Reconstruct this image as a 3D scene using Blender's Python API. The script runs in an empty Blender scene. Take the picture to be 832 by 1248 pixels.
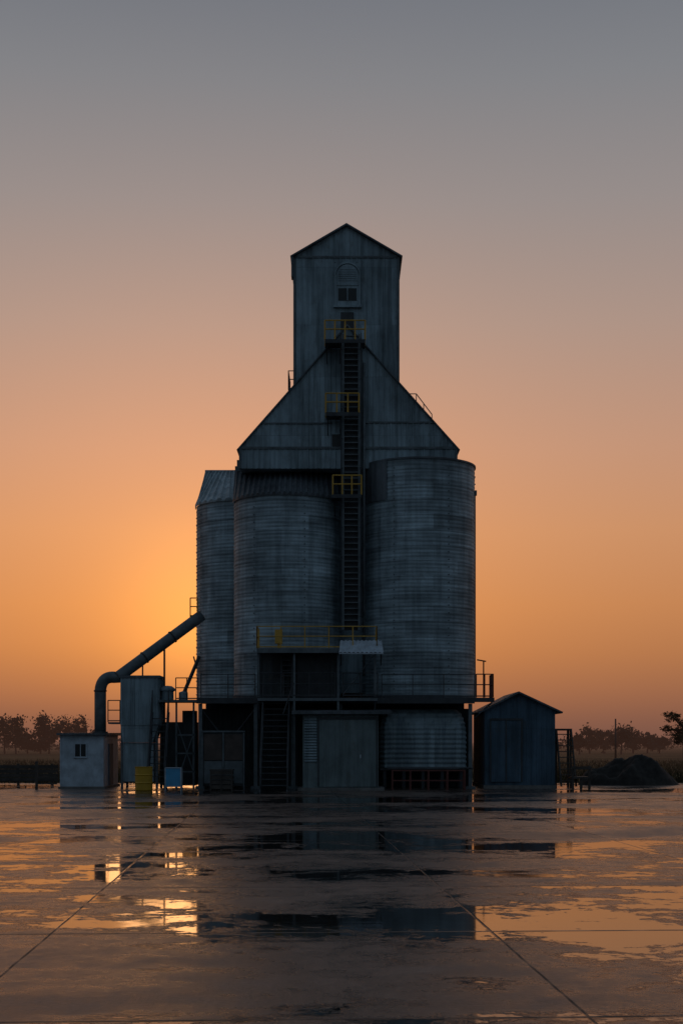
import bpy, math, random
from mathutils import Vector, Matrix
from mathutils import noise as mn
random.seed(7)
R = random.Random(11)
scene = bpy.context.scene
F = 1700.0; CH = 2.0
def X(px, d): return (px-416.0)*d/F
def Z(py, d): return CH+(905.0-py)*d/F

# ------------------------------------------------------------------ materials
def nmat(name):
    m = bpy.data.materials.new(name); m.use_nodes = True
    nt = m.node_tree
    b = nt.nodes["Principled BSDF"]
    return m, nt, b
def N(nt, t, **kw):
    n = nt.nodes.new(t)
    for k, v in kw.items(): setattr(n, k, v)
    return n
def math_n(nt, op, a, b=None, c=None, clamp=False):
    n = nt.nodes.new("ShaderNodeMath"); n.operation = op; n.use_clamp = clamp
    for i, v in enumerate((a, b, c)):
        if v is None: continue
        if isinstance(v, (int, float)): n.inputs[i].default_value = v
        else: nt.links.new(v, n.inputs[i])
    return n.outputs[0]
def ramp(nt, fac, stops, interp='LINEAR'):
    n = nt.nodes.new("ShaderNodeValToRGB"); cr = n.color_ramp; cr.interpolation = interp
    while len(cr.elements) > 1: cr.elements.remove(cr.elements[-1])
    cr.elements[0].position = stops[0][0]
    c = stops[0][1]; cr.elements[0].color = (c[0], c[1], c[2], 1) if not isinstance(c, (int, float)) else (c, c, c, 1)
    for p, c in stops[1:]:
        e = cr.elements.new(p)
        e.color = (c[0], c[1], c[2], 1) if not isinstance(c, (int, float)) else (c, c, c, 1)
    nt.links.new(fac, n.inputs[0]); return n.outputs[0]
def noise(nt, vec, scale, detail=5, rough=0.55, dist=0.0):
    n = nt.nodes.new("ShaderNodeTexNoise")
    n.inputs["Scale"].default_value = scale; n.inputs["Detail"].default_value = detail
    n.inputs["Roughness"].default_value = rough; n.inputs["Distortion"].default_value = dist
    nt.links.new(vec, n.inputs["Vector"]); return n.outputs["Fac"]
def mapping(nt, vec, scale=(1,1,1), rot=(0,0,0), loc=(0,0,0)):
    n = nt.nodes.new("ShaderNodeMapping")
    n.inputs["Scale"].default_value = scale; n.inputs["Rotation"].default_value = rot
    n.inputs["Location"].default_value = loc
    nt.links.new(vec, n.inputs["Vector"]); return n.outputs[0]
def mixc(nt, fac, a, b, mode='MIX'):
    n = nt.nodes.new("ShaderNodeMix"); n.data_type = 'RGBA'; n.blend_type = mode
    for idx, v in ((0, fac), (6, a), (7, b)):
        if isinstance(v, (int, float)): n.inputs[idx].default_value = v
        elif isinstance(v, tuple): n.inputs[idx].default_value = (v[0], v[1], v[2], 1)
        else: nt.links.new(v, n.inputs[idx])
    return n.outputs[2]
def bump(nt, h, strength, dist):
    n = nt.nodes.new("ShaderNodeBump"); n.inputs["Strength"].default_value = strength
    n.inputs["Distance"].default_value = dist; nt.links.new(h, n.inputs["Height"]); return n.outputs[0]

def metal_mat(name, col, uv=False, row=0.75, width=2.4, metallic=0.1, rough=0.62, rust=0.28, streak=0.4, tone=0.32):
    m, nt, b = nmat(name)
    tc = N(nt, "ShaderNodeTexCoord")
    obj = tc.outputs["Object"]
    src = tc.outputs["UV"] if uv else mapping(nt, obj, rot=(math.radians(-90), 0, 0))
    br = N(nt, "ShaderNodeTexBrick")
    br.inputs["Scale"].default_value = 1; br.inputs["Row Height"].default_value = row
    br.inputs["Brick Width"].default_value = width; br.inputs["Mortar Size"].default_value = 0.014
    br.inputs["Color1"].default_value = (0.0, 0.0, 0.0, 1); br.inputs["Color2"].default_value = (1, 1, 1, 1)
    br.inputs["Mortar"].default_value = (0, 0, 0, 1)
    nt.links.new(src, br.inputs["Vector"])
    tonev = ramp(nt, br.outputs["Color"], [(0, 1-tone), (1, 1+tone*0.4)])
    c = mixc(nt, 1.0, col, tonev, 'MULTIPLY')
    big = noise(nt, mapping(nt, obj, scale=(0.6, 0.6, 0.45)), 1.0, 5, 0.65)
    c = mixc(nt, 1.0, c, ramp(nt, big, [(0.32, 0.6), (0.5, 0.94), (0.68, 1.25)]), 'MULTIPLY')
    st = noise(nt, mapping(nt, obj, scale=(3.4, 3.4, 0.2)), 1.0, 5, 0.68)
    c = mixc(nt, streak, c, ramp(nt, st, [(0.38, 0.35), (0.52, 1.0), (0.7, 1.35)]), 'MULTIPLY')
    if uv:
        ws = noise(nt, mapping(nt, obj, scale=(0.5, 0.5, 5.0)), 1.0, 4, 0.6)
        c = mixc(nt, 0.6, c, ramp(nt, ws, [(0.35, 0.45), (0.65, 1.4)]), 'MULTIPLY')
    pt = noise(nt, mapping(nt, obj, scale=(1.4, 1.4, 0.9)), 1.6, 5, 0.72)
    c = mixc(nt, ramp(nt, pt, [(0.56, 0.0), (0.68, rust)]), c, (0.10, 0.08, 0.065))
    nt.links.new(c, b.inputs["Base Color"])
    b.inputs["Metallic"].default_value = metallic
    nt.links.new(ramp(nt, st, [(0.3, min(1, rough+0.2)), (0.7, rough-0.1)]), b.inputs["Roughness"])
    nt.links.new(bump(nt, noise(nt, obj, 2.2, 3), 0.45, 0.03), b.inputs["Normal"])
    return m
def plain_mat(name, col, rough=0.6, metallic=0.0, var=0.4, scale=2.5, rust=0.2):
    m, nt, b = nmat(name)
    tc = N(nt, "ShaderNodeTexCoord"); obj = tc.outputs["Object"]
    n1 = noise(nt, obj, scale, 4, 0.65)
    c = mixc(nt, 1.0, col, ramp(nt, n1, [(0.3, 1-var), (0.7, 1+var*0.6)]), 'MULTIPLY')
    n2 = noise(nt, mapping(nt, obj, scale=(4, 4, 0.8)), 1.5, 4, 0.7)
    c = mixc(nt, ramp(nt, n2, [(0.55, 0.0), (0.72, rust)]), c, (0.08, 0.045, 0.03))
    nt.links.new(c, b.inputs["Base Color"])
    b.inputs["Roughness"].default_value = rough; b.inputs["Metallic"].default_value = metallic
    return m
M_SILO = metal_mat("galvanised_silo", (0.36, 0.45, 0.50), uv=True, row=0.664, width=2.5, streak=0.35)
M_SIDING = metal_mat("weathered_siding", (0.34, 0.435, 0.485), row=2.6, width=0.9, tone=0.25, streak=0.5)
M_ROOF = metal_mat("roof_metal_dark", (0.13, 0.15, 0.17), row=5, width=0.8, rust=0.3)
M_ROOFL = metal_mat("roof_metal_pale", (0.42, 0.50, 0.54), row=5, width=0.8, rust=0.2)
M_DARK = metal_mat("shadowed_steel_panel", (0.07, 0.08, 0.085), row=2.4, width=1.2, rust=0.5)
M_STEEL = plain_mat("painted_dark_steel", (0.055, 0.06, 0.067), 0.6, 0.1)
M_STEELM = plain_mat("grey_steel", (0.14, 0.165, 0.18), 0.55, 0.2)
M_YEL = plain_mat("faded_yellow_paint", (0.66, 0.38, 0.06), 0.6, 0.0, 0.25, 3, 0.2)
M_YELB = plain_mat("yellow_plastic", (0.55, 0.31, 0.02), 0.5, 0, 0.15)
M_BLUE = plain_mat("blue_paint", (0.08, 0.36, 0.62), 0.45, 0, 0.2)
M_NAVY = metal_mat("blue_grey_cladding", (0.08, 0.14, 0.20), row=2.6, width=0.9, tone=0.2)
M_WHITE = plain_mat("dirty_white_paint", (0.48, 0.55, 0.62), 0.6, 0, 0.3)
M_DOOR = metal_mat("green_grey_door", (0.21, 0.27, 0.28), row=3, width=1.3, rust=0.3)
M_RED = plain_mat("rusty_red_steel", (0.14, 0.04, 0.03), 0.6, 0.1)
M_MAROON = plain_mat("faded_brown_doors", (0.09, 0.065, 0.055), 0.6, 0.1)
M_TIMB = plain_mat("old_timber", (0.08, 0.065, 0.055), 0.8)
M_CONC = plain_mat("concrete_plinth", (0.20, 0.19, 0.18), 0.8)
M_BARK = plain_mat("bark", (0.06, 0.045, 0.035), 0.9)
M_DIRT = plain_mat("dark_soil", (0.035, 0.03, 0.026), 0.95, 0, 0.5, 4)
mg, nt, b = nmat("dark_glass")
b.inputs["Base Color"].default_value = (0.01, 0.012, 0.014, 1); b.inputs["Roughness"].default_value = 0.35
M_GLASS = mg
def leaf_mat(name, c1, c2, scale):
    m, nt, b = nmat(name)
    tc = N(nt, "ShaderNodeTexCoord")
    f = noise(nt, tc.outputs["Object"], scale, 3)
    nt.links.new(mixc(nt, ramp(nt, f, [(0.35, 0.0), (0.65, 1.0)]), c1, c2), b.inputs["Base Color"])
    b.inputs["Roughness"].default_value = 0.9
    b.inputs["Specular IOR Level"].default_value = 0.1
    return m
M_LEAFN = leaf_mat("leaf_near", (0.03, 0.035, 0.02), (0.06, 0.065, 0.03), 1.2)
M_LEAFD = leaf_mat("leaf_distant", (0.035, 0.034, 0.028), (0.065, 0.06, 0.045), 0.2)
M_GRASS = leaf_mat("grass_blades", (0.05, 0.042, 0.025), (0.10, 0.08, 0.04), 0.4)

# ------------------------------------------------------------------ mesh builder
class MB:
    def __init__(s): s.v = []; s.f = []; s.uv = {}; s.mi = []; s.m = 0; s.sm = []
    def face(s, idx, uv=None, smooth=False):
        if uv: s.uv[len(s.f)] = uv
        s.f.append(tuple(idx)); s.mi.append(s.m); s.sm.append(smooth)
    def box(s, x0, x1, y0, y1, z0, z1):
        if x0 > x1: x0, x1 = x1, x0
        if z0 > z1: z0, z1 = z1, z0
        if y0 > y1: y0, y1 = y1, y0
        o = len(s.v)
        s.v += [(x0,y0,z0),(x1,y0,z0),(x1,y1,z0),(x0,y1,z0),(x0,y0,z1),(x1,y0,z1),(x1,y1,z1),(x0,y1,z1)]
        for q in ((0,3,2,1),(4,5,6,7),(0,1,5,4),(1,2,6,5),(2,3,7,6),(3,0,4,7)):
            s.face([o+i for i in q])
    def prism(s, pts, y0, y1):
        o = len(s.v); n = len(pts)
        for y in (y0, y1):
            for p in pts: s.v.append((p[0], y, p[1]))
        s.face([o+i for i in range(n)]); s.face([o+n+i for i in reversed(range(n))])
        for i in range(n):
            j = (i+1) % n
            s.face([o+i, o+n+i, o+n+j, o+j])
    def prism_x(s, pts, x0, x1):
        o = len(s.v); n = len(pts)
        for x in (x0, x1):
            for p in pts: s.v.append((x, p[0], p[1]))
        s.face([o+i for i in range(n)]); s.face([o+n+i for i in reversed(range(n))])
        for i in range(n):
            j = (i+1) % n
            s.face([o+i, o+n+i, o+n+j, o+j])
    def bar(s, p, q, r, n=6, r2=None, cap=True, tw=0.0):
        p = Vector(p); q = Vector(q); d = (q-p)
        if d.length < 1e-5: return
        d.normalize(); a = Vector((0,0,1)) if abs(d.z) < 0.9 else Vector((1,0,0))
        u = d.cross(a).normalized(); w = d.cross(u)
        if r2 is None: r2 = r
        o = len(s.v)
        for c, rr in ((p, r), (q, r2)):
            for i in range(n):
                t = 2*math.pi*(i+0.5)/n+tw
                s.v.append(tuple(c+u*rr*math.cos(t)+w*rr*math.sin(t)))
        for i in range(n):
            j = (i+1) % n
            s.face([o+i, o+j, o+n+j, o+n+i], smooth=(n > 8))
        if cap:
            s.face([o+i for i in reversed(range(n))]); s.face([o+n+i for i in range(n)])
    def sq(s, p, q, r): s.bar(p, q, r*1.414, 4)
    def tube(s, pts, r, n=20):
        pts = [Vector(p) for p in pts]; o = len(s.v)
        for k, p in enumerate(pts):
            d = (pts[min(k+1, len(pts)-1)]-pts[max(k-1, 0)]).normalized()
            u = d.cross(Vector((0, 1, 0))).normalized(); w = d.cross(u)
            for i in range(n):
                t = 2*math.pi*i/n; s.v.append(tuple(p+u*r*math.cos(t)+w*r*math.sin(t)))
        for k in range(len(pts)-1):
            for i in range(n):
                j = (i+1) % n
                s.face([o+k*n+i, o+k*n+j, o+(k+1)*n+j, o+(k+1)*n+i], smooth=True)
        s.face([o+i for i in reversed(range(n))]); s.face([o+(len(pts)-1)*n+i for i in range(n)])
    def lathe(s, cx, cy, prof, n=96, smooth=True):
        o = len(s.v); m = len(prof)
        for (r, z) in prof:
            for i in range(n):
                t = 2*math.pi*i/n; s.v.append((cx+r*math.cos(t), cy+r*math.sin(t), z))
        R0 = max(p[0] for p in prof)
        for k in range(m-1):
            for i in range(n):
                j = (i+1) % n
                u0 = 2*math.pi*i/n*R0; u1 = 2*math.pi*(i+1)/n*R0
                z0 = prof[k][1]; z1 = prof[k+1][1]
                s.face([o+k*n+i, o+k*n+j, o+(k+1)*n+j, o+(k+1)*n+i], uv=[(u0,z0),(u1,z0),(u1,z1),(u0,z1)], smooth=smooth)
    def sheet(s, a, b_, c, d, nx=1, rib=0.0, period=0.2, thick=0.0):
        a, b_, c, d = map(Vector, (a, b_, c, d)); nrm = (b_-a).cross(d-a).normalized()
        L = (b_-a).length; n = max(1, int(L/period*4)); o = len(s.v)
        for i in range(n+1):
            t = i/n; h = rib*(1 if (i % 4) in (1, 2) else 0)
            s.v.append(tuple(a.lerp(b_, t)+nrm*h)); s.v.append(tuple(d.lerp(c, t)+nrm*h))
        for i in range(n): s.face([o+2*i, o+2*i+2, o+2*i+3, o+2*i+1])
    def obj(s, name, mats, parent=None):
        me = bpy.data.meshes.new(name); me.from_pydata(s.v, [], s.f)
        for m in (mats if isinstance(mats, (list, tuple)) else [mats]): me.materials.append(m)
        me.polygons.foreach_set("material_index", s.mi)
        me.polygons.foreach_set("use_smooth", s.sm)
        if s.uv:
            ul = me.uv_layers.new(name="UVMap")
            for fi, uvs in s.uv.items():
                st = me.polygons[fi].loop_start
                for k, uvv in enumerate(uvs): ul.data[st+k].uv = uvv
        me.update()
        ob = bpy.data.objects.new(name, me); scene.collection.objects.link(ob)
        if parent: ob.parent = parent
        return ob
def empty(name):
    e = bpy.data.objects.new(name, None); scene.collection.objects.link(e); e.empty_display_size = 0.5; return e
def railing(mb, pts, h=1.05, r=0.028, sp=1.2, toe=True):
    pts = [Vector(p) for p in pts]
    for a, b_ in zip(pts[:-1], pts[1:]):
        up = Vector((0,0,1)); L = (b_-a).length; n = max(1, round(L/sp))
        for k in (h, h*0.55): mb.bar(a+up*k, b_+up*k, r, 6)
        if toe: mb.bar(a+up*0.06, b_+up*0.06, r*1.6, 4)
        for i in range(n+1):
            p = a.lerp(b_, i/n); mb.bar(p, p+up*(h+0.01), r*1.05, 6)

# ================================================================== GRAIN ELEVATOR
GE = empty("grain_elevator")
DK = 60.0                      # deck front plane
ZD = Z(850, DK)                # deck top height
def silo(name, cx, cy, r, z0, z1, rim=True):
    mb = MB(); prof = []
    per = 0.166; n = int((z1-z0)/per)*6
    for i in range(n+1):
        z = z0+(z1-z0)*i/n
        rr = r+0.0065*math.sin(2*math.pi*(z-z0)/per)
        if abs(((z-z0)/0.664) % 1.0 - 0.5) > 0.45: rr += 0.014
        prof.append((rr, z))
    mb.lathe(cx, cy, prof, 112)
    mb.m = 1
    if rim:
        mb.lathe(cx, cy, [(r-0.05, z1-0.04), (r+0.05, z1-0.04), (r+0.05, z1+0.04), (r-0.02, z1+0.06), (0.01, z1+0.1)], 112, False)
    else:
        mb.lathe(cx, cy, [(r-0.01, z1), (0.01, z1+0.02)], 112, False)
    mb.lathe(cx, cy, [(r+0.05, z0-0.01), (r+0.06, z0+0.12), (r+0.0, z0+0.13)], 112, False)
    return mb.obj(name, [M_SILO, M_ROOF], GE)
dS = 63.0
rR = 68.0*dS/F
zR = Z(571.5, dS)
silo("silo_1", X(509.8, dS), dS, rR, ZD, zR)
rL = 65.0*dS/F
zL = Z(614, dS)
cLx = X(350.5, dS)
silo("silo_2", cLx, dS, rL, ZD, zL, False)
dB = 68.4
rB = 2.55; cBx = X(240, dB)+rB
zB = Z(620, dB)
silo("silo_3", cBx, dB, rB, ZD, zB, False)
silo("silo_4", X(509.8, dS)+0.1, dB+0.3, rR-0.1, ZD, zR-0.3, False)
mb = MB()
for (cx, cy, r, z1, angs) in ((X(509.8,dS), dS, rR, zR, (-62, -118, -3, -178)), (cLx, dS, rL, zL, (-70, -125)), (cBx, dB, rB, zB, (-150, -178))):
    for a in angs:
        t = math.radians(a); dx, dy = math.cos(t), math.sin(t)
        z = ZD+0.4
        while z < z1-0.3:
            mb.bar((cx+dx*(r-0.01), cy+dy*(r-0.01), z), (cx+dx*(r+0.035), cy+dy*(r+0.035), z), 0.03, 6); z += 0.332
mb.box(X(578, 62.6), X(580.5, 62.6), 62.5, 62.7, Z(604, 62.6), Z(598, 62.6))
mb.bar((X(578.5, 62.6), 62.6, Z(604, 62.6)), (X(578.5, 62.6), 62.6, ZD), 0.03, 6)
mb.obj("silo_bolts", M_STEELM, GE)
def lean_roof(name, cx, cy, r, zr, xa, xb, yt, zt, a0, a1, mat, n=60, straight=False):
    mb = MB(); o = len(mb.v)
    for i in range(n+1):
        t = i/n; a = math.radians(a0+(a1-a0)*t)
        if straight:
            u = -1+2*t; a = -math.acos(max(-1, min(1, u)))
        hi = (i % 4) in (1, 2)
        rr = r+0.07
        bx, by = cx+rr*math.cos(a), cy+rr*math.sin(a)
        h = 0.07 if hi else 0.0
        mb.v.append((bx, by, zr-0.03)); mb.v.append((bx, by-h*0.5, zr+0.04+h))
        mb.v.append((xa+(xb-xa)*t, yt-h*0.5, zt+h))
    for i in range(n):
        p = o+3*i
        mb.face([p, p+3, p+4, p+1]); mb.face([p+1, p+4, p+5, p+2])
    mb.bar((xa, yt, zt+0.03), (xb, yt, zt+0.03), 0.06, 6)
    return mb.obj(name, mat, GE)
YB = 61.8; YBk = 73.0
yq = 63.4
lean_roof("lean_to_roof_1", cLx, dS, rL, zL, X(286.5,yq), X(412,yq), yq, Z(570.5,yq), -180, 0, M_ROOF, 84, True)
lean_roof("lean_to_roof_2", cBx, dB, rB, zB, X(250,dB+0.8), X(300,dB+0.8), dB+0.8, Z(575,dB+0.8), -185, -60, M_ROOFL, 48)
mb = MB()
cx = X(509.8, dS)
for i in range(13):
    a = math.radians(-176+ (i/12)*50)
    r = rR+0.05+(0.02 if i % 2 else 0)
    mb.v.append((cx+r*math.cos(a), dS+r*math.sin(a), zR-1.75)); mb.v.append((cx+r*math.cos(a), dS+r*math.sin(a), zR-0.05))
for i in range(12): mb.face([2*i, 2*i+2, 2*i+3, 2*i+1])
mb.obj("silo_shadow_sheet", M_ROOF, GE)  # dark ribbed sheet stands in for the shadow on the silo's upper left

# --- gabled headhouse body
xl, xr = X(293, YB), X(555.5, YB); xm = X(423, YB)
zb = ZD+0.3; ze = Z(546, YB); za = Z(398, YB)
zlo = Z(571, YB)
mb = MB()
mb.prism([(xl, zlo), (xr, zlo), (xr, ze), (xm, za), (xl, ze)], YB, YBk)
mb.box(X(398, YB), X(452, YB), 63.3, YBk-0.5, zb, zlo-0.002)
mb.box(xl+0.05, X(398, YB)-0.002, 63.6, YBk-0.5, zL-1, zlo-0.002)
mb.obj("headhouse_body", M_SIDING, GE)
def topz(x): return ze+(za-ze)*(1-abs(x-xm)/((xr-xl)/2))
mb = MB()
x = xl+0.02
while x < xr:
    mb.box(x, x+0.036, YB-0.045, YB+0.005, zlo+0.01, topz(x)-0.05); x += 0.245
mb.obj("headhouse_ribs", M_SIDING, GE)
mb = MB()
mb.box(xl-0.03, xr+0.03, YB-0.065, YB+0.003, ze-0.05, ze+0.05)
mb.box(X(440, YB), X(527, YB), YB-0.06, YB+0.003, Z(515, YB)-0.03, Z(515, YB)+0.04)
mb.box(X(318, YB), X(404, YB), YB-0.06, YB+0.003, Z(516, YB)-0.03, Z(516, YB)+0.03)
mb.box(xl-0.06, xl+0.05, YB-0.06, YB+0.0, zlo, ze-0.055)
mb.box(xr-0.05, xr+0.06, YB-0.06, YB+0.0, zlo, ze-0.055)
mb.box(X(288.5, YB), X(292.5, YB), YB+0.1, YB+0.3, zlo-0.1, Z(560, YB))
mb.obj("headhouse_trim", M_STEELM, GE)
def gable_roof(mb, xl, xr, xm, ze, za, y0, y1, ov, th):
    for sx, xe in ((-1, xl), (1, xr)):
        dx = xm-xe; dz = za-ze; L = math.hypot(dx, dz)
        ex = xe-dx/L*ov; ez = ze-dz/L*ov
        nz = abs(dx)/L
        nx = (dz/L)*sx
        pts = [(ex, ez), (xm, za), (xm, za+th/nz), (ex+nx*th, ez+nz*th)]
        if sx > 0: pts = pts[::-1]
        mb.prism(pts[::-1], y0, y1)
mb = MB()
gable_roof(mb, xl, xr, xm, ze, za, YB-0.12, YBk+0.2, 0.18, 0.06)
mb.obj("headhouse_roof", M_ROOF, GE)
# --- tower
YT = 62.8; YTk = 68.6
tl, tr = X(358.5, YT), X(485.5, YT); tm = X(422, YT)
zte = Z(313, YT); zta = Z(276, YT)
mb = MB(); mb.prism([(tl, za-4.6), (tr, za-4.6), (tr, zte), (tm, zta), (tl, zte)], YT, YTk)
mb.obj("tower_walls", M_SIDING, GE)
mb = MB(); x = tl+0.1
while x < tr-0.05:
    tz = zte+(zta-zte)*(1-abs(x-tm)/((tr-tl)/2))
    if not (X(409, YT)-0.06 < x < X(437, YT)+0.03):
        mb.box(x, x+0.035, YT-0.04, YT+0.005, za-4.0, tz-0.05)
    else:
        mb.box(x, x+0.035, YT-0.04, YT+0.005, Z(320, YT), tz-0.05)
        mb.box(x, x+0.035, YT-0.04, YT+0.005, za-2, Z(376, YT))
    x += 0.245
for yy in [YT+0.2+0.245*i for i in range(23)]:
    mb.box(tr-0.003, tr+0.028, yy, yy+0.035, za-4.0, zte-0.05)
    mb.box(tl-0.028, tl+0.003, yy, yy+0.035, za-4.0, zte-0.05)
mb.obj("tower_ribs", M_SIDING, GE)
mb = MB()
gable_roof(mb, tl, tr, tm, zte, zta, YT-0.22, YTk+0.2, 0.16, 0.07)
mb.obj("tower_roof", M_ROOF, GE)
mb = MB()
mb.box(tl-0.04, tl+0.07, YT-0.055, YT-0.002, za-4, zte-0.02); mb.box(tr-0.07, tr+0.04, YT-0.055, YT-0.002, za-4, zte-0.02)
mb.box(tl+0.075, tr-0.075, YT-0.052, YT-0.002, zte-0.06, zte+0.03)
mb.box(tl-0.13, tl-0.045, YT-0.2, YT+0.3, zte-0.95, zte-0.06)
mb.obj("tower_trim", M_STEELM, GE)
mb = MB()
wx0, wx1 = X(410, YT), X(436.5, YT); wz0, wzs, = Z(373, YT), Z(336, YT); wm = (wx0+wx1)/2; wr = (wx1-wx0)/2
arc = [(wm+wr*math.cos(math.radians(a)), wzs+wr*math.sin(math.radians(a))) for a in range(0, 181, 12)]
mb.prism([(wx0, wz0), (wx1, wz0)]+arc, YT-0.07, YT-0.001)
arc2 = [(wm+(wr+0.07)*math.cos(math.radians(a)), wzs+(wr+0.07)*math.sin(math.radians(a)), ) for a in range(0, 181, 12)]
for a_, b_ in zip(arc2[:-1], arc2[1:]): mb.sq((a_[0], YT-0.06, a_[1]), (b_[0], YT-0.06, b_[1]), 0.035)
mb.box(wx0-0.1, wx0-0.003, YT-0.1, YT-0.001, wz0, wzs); mb.box(wx1+0.003, wx1+0.1, YT-0.1, YT-0.001, wz0, wzs)
mb.box(wx0-0.14, wx1+0.14, YT-0.16, YT-0.001, wz0-0.09, wz0-0.003)
mb.box(wx0+0.003, wx1-0.003, YT-0.1, YT-0.072, Z(348.5, YT), Z(346.5, YT))
mb.m = 1
gz0, gz1 = Z(367, YT), Z(352, YT); gm = wm
for i in range(2):
    a = wx0+0.08+i*(wx1-wx0-0.1)/2; mb.box(a, a+(wx1-wx0-0.22)/2, YT-0.085, YT-0.074, gz0, gz1)
mb.m = 0
for i in range(6):
    zz = wzs-0.25+i*0.1; ww = wr-0.08 if zz < wzs else math.sqrt(max(0.01, wr**2-(zz-wzs)**2))-0.08
    mb.box(wm-ww, wm+ww, YT-0.09, YT-0.073, zz, zz+0.03)
mb.box(wm-0.02, wm+0.02, YT-0.11, YT-0.09, gz0, gz1)
mb.obj("tower_window", [M_SIDING, M_GLASS], GE)
mb = MB(); mb.box(X(415, YT), X(431, YT), YT-0.06, YT-0.045, Z(405, YT), Z(381, YT))
mb.obj("tower_door", M_STEEL, GE)
mb = MB()
a, b2 = X(404.5, YB), X(416, YB)
mb.box(a, b2, YB-0.07, YB-0.05, Z(546, YB)+0.06, Z(530, YB))
mb.obj("headhouse_window", M_GLASS, GE)
mb = MB()
mb.box(a-.05, b2+.05, YB-0.09, YB-0.05, Z(530,YB)+0.003, Z(530,YB)+0.05)
mb.obj("headhouse_window_frame", M_SIDING, GE)

# --- ladder-stair up the front
YL = 61.3
lx0, lx1 = X(418, YL), X(437.5, YL)
zt = Z(408, YL); zbm = Z(768, YL)
mb = MB()
for lx in (lx0, lx1):
    mb.box(lx-0.045, lx+0.045, YL-0.10, YL+0.10, zbm, zt)
z = zbm+0.15
while z < zt:
    mb.box(lx0+0.045, lx1-0.045, YL-0.09, YL+0.04, z, z+0.04); z += 0.26
z = zbm+1
while z < zt:
    mb.box(lx0-0.03, lx0+0.03, YL+0.1, YB+0.2, z, z+0.06); mb.box(lx1-0.03, lx1+0.03, YL+0.1, YB+0.2, z, z+0.06); z += 1.8
mb.bar((X(443.5, YL), YL+0.3, zbm-2), (X(443.5, YL), YL+0.3, Z(440, YL)), 0.06, 10)
mb.obj("access_ladder", M_STEELM, GE)
mb = MB(); mb.box(lx0+0.05, lx1-0.05, YL+0.12, YL+0.15, zbm, zt-0.2)
mb.obj("ladder_back_guard", M_STEEL, GE)
mb = MB(); mb.bar((lx0-0.09, YL-0.3, zbm), (lx0-0.09, YL-0.3, zt), 0.018); mb.bar((lx1+0.09, YL-0.3, zbm), (lx1+0.09, YL-0.3, zt), 0.018)
z = zbm+0.6
while z < zt:
    for lx in (lx0, lx1): mb.bar((lx, YL, z), (lx+(-0.09 if lx == lx0 else 0.09), YL-0.3, z), 0.014, 4)
    z += 1.3
mb.obj("ladder_handrails", M_STEEL, GE)
def plat(name, px0, px1, py, full=True):
    z = Z(py, YL); x0, x1 = X(px0, YL), X(px1, YL); yf = YL-0.6
    mb = MB(); mb.box(x0, lx0-0.06, yf, YB-0.07, z-0.07, z)
    mb.box(x0, x1, yf-0.04, yf-0.002, z-0.14, z+0.02)
    if x1 > lx1+0.15: mb.box(lx1+0.06, x1, yf, YB-0.07, z-0.07, z)
    mb.bar((x0+0.08, yf+0.05, z-0.07), (x0+0.08, YB-0.03, z-0.75), 0.025)
    mb.bar((lx0-0.12, yf+0.05, z-0.07), (lx0-0.12, YB-0.03, z-0.75), 0.025)
    mb.obj(name+"_floor", M_STEEL, GE)
    mb = MB(); yb = YB-0.1
    railing(mb, [(x0, yf, z), (x1, yf, z)], 0.85, 0.032, 0.42, False)
    railing(mb, [(x0, yb, z), (x0, yf, z)], 0.85, 0.024, 1.2, False)
    railing(mb, [(x1, yf, z), (x1, yb, z)], 0.85, 0.024, 1.2, False)
    mb.obj(name+"_rail", M_YEL, GE)
plat("ladder_platform_1", 396, 444.5, 419)
plat("ladder_platform_2", 397, 437, 507)
plat("ladder_platform_3", 405.5, 440, 606)
mb = MB()
yy = YB+1.0
railing(mb, [(X(351.5, yy), yy, Z(475, yy)), (X(358, yy), yy, Z(475, yy)), (X(358, yy), yy+2, Z(475, yy))], 0.85, 0.022, 0.35)
railing(mb, [(X(351.5, yy), yy, Z(475, yy)), (X(351.5, yy), yy+2, Z(475, yy))], 0.85, 0.022, 0.5)
for y_ in (YB+0.6, YB+3.0):
    p = [(X(499, y_), y_, Z(480, y_)), (X(507, y_), y_, Z(480, y_)), (X(526, y_), y_, Z(505, y_))]
    for a_, b_ in zip(p[:-1], p[1:]): mb.bar(a_, b_, 0.022)
    for px, py in ((507, 480), (516, 492), (526, 505)):
        mb.bar((X(px, y_), y_, Z(py, y_)), (X(px, y_), y_, Z(py, y_)-0.75), 0.02)
mb.obj("roof_rail", M_STEELM, GE)

# --- deck, beams and columns
dx0, dx1 = X(240, DK), X(602, DK)
mb = MB()
mb.box(dx0, X(578, DK), DK, 72.5, ZD-0.1, ZD-0.012)
mb.box(X(578, DK)+0.002, dx1, DK, 61.5, ZD-0.1, ZD-0.014)
mb.box(dx0, X(578, DK), DK-0.06, DK+0.1, ZD-0.26, ZD-0.004)
mb.box(X(578, DK)+0.002, dx1, DK-0.04, DK+0.1, ZD-0.2, ZD-0.008)
for yy in (64, 68, 72): mb.box(dx0, X(575, DK), yy-0.1, yy+0.1, ZD-0.4, ZD-0.102)
mb.obj("deck", M_STEEL, GE)
mb = MB()
for px in (244, 311.5, 357, 415, 573):
    for yy in (DK+0.12, 64.3, 68.3, 72.0):
        if px in (357, 415) and yy > 61: continue
        mb.box(X(px, DK)-0.08, X(px, DK)+0.08, yy-0.08, yy+0.08, 0.0, ZD-0.27)
        mb.box(X(px, DK)-0.2, X(px, DK)+0.2, yy-0.2, yy+0.2, 0.0, 0.12)
mb.obj("columns", M_STEELM, GE)
mb = MB()
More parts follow.
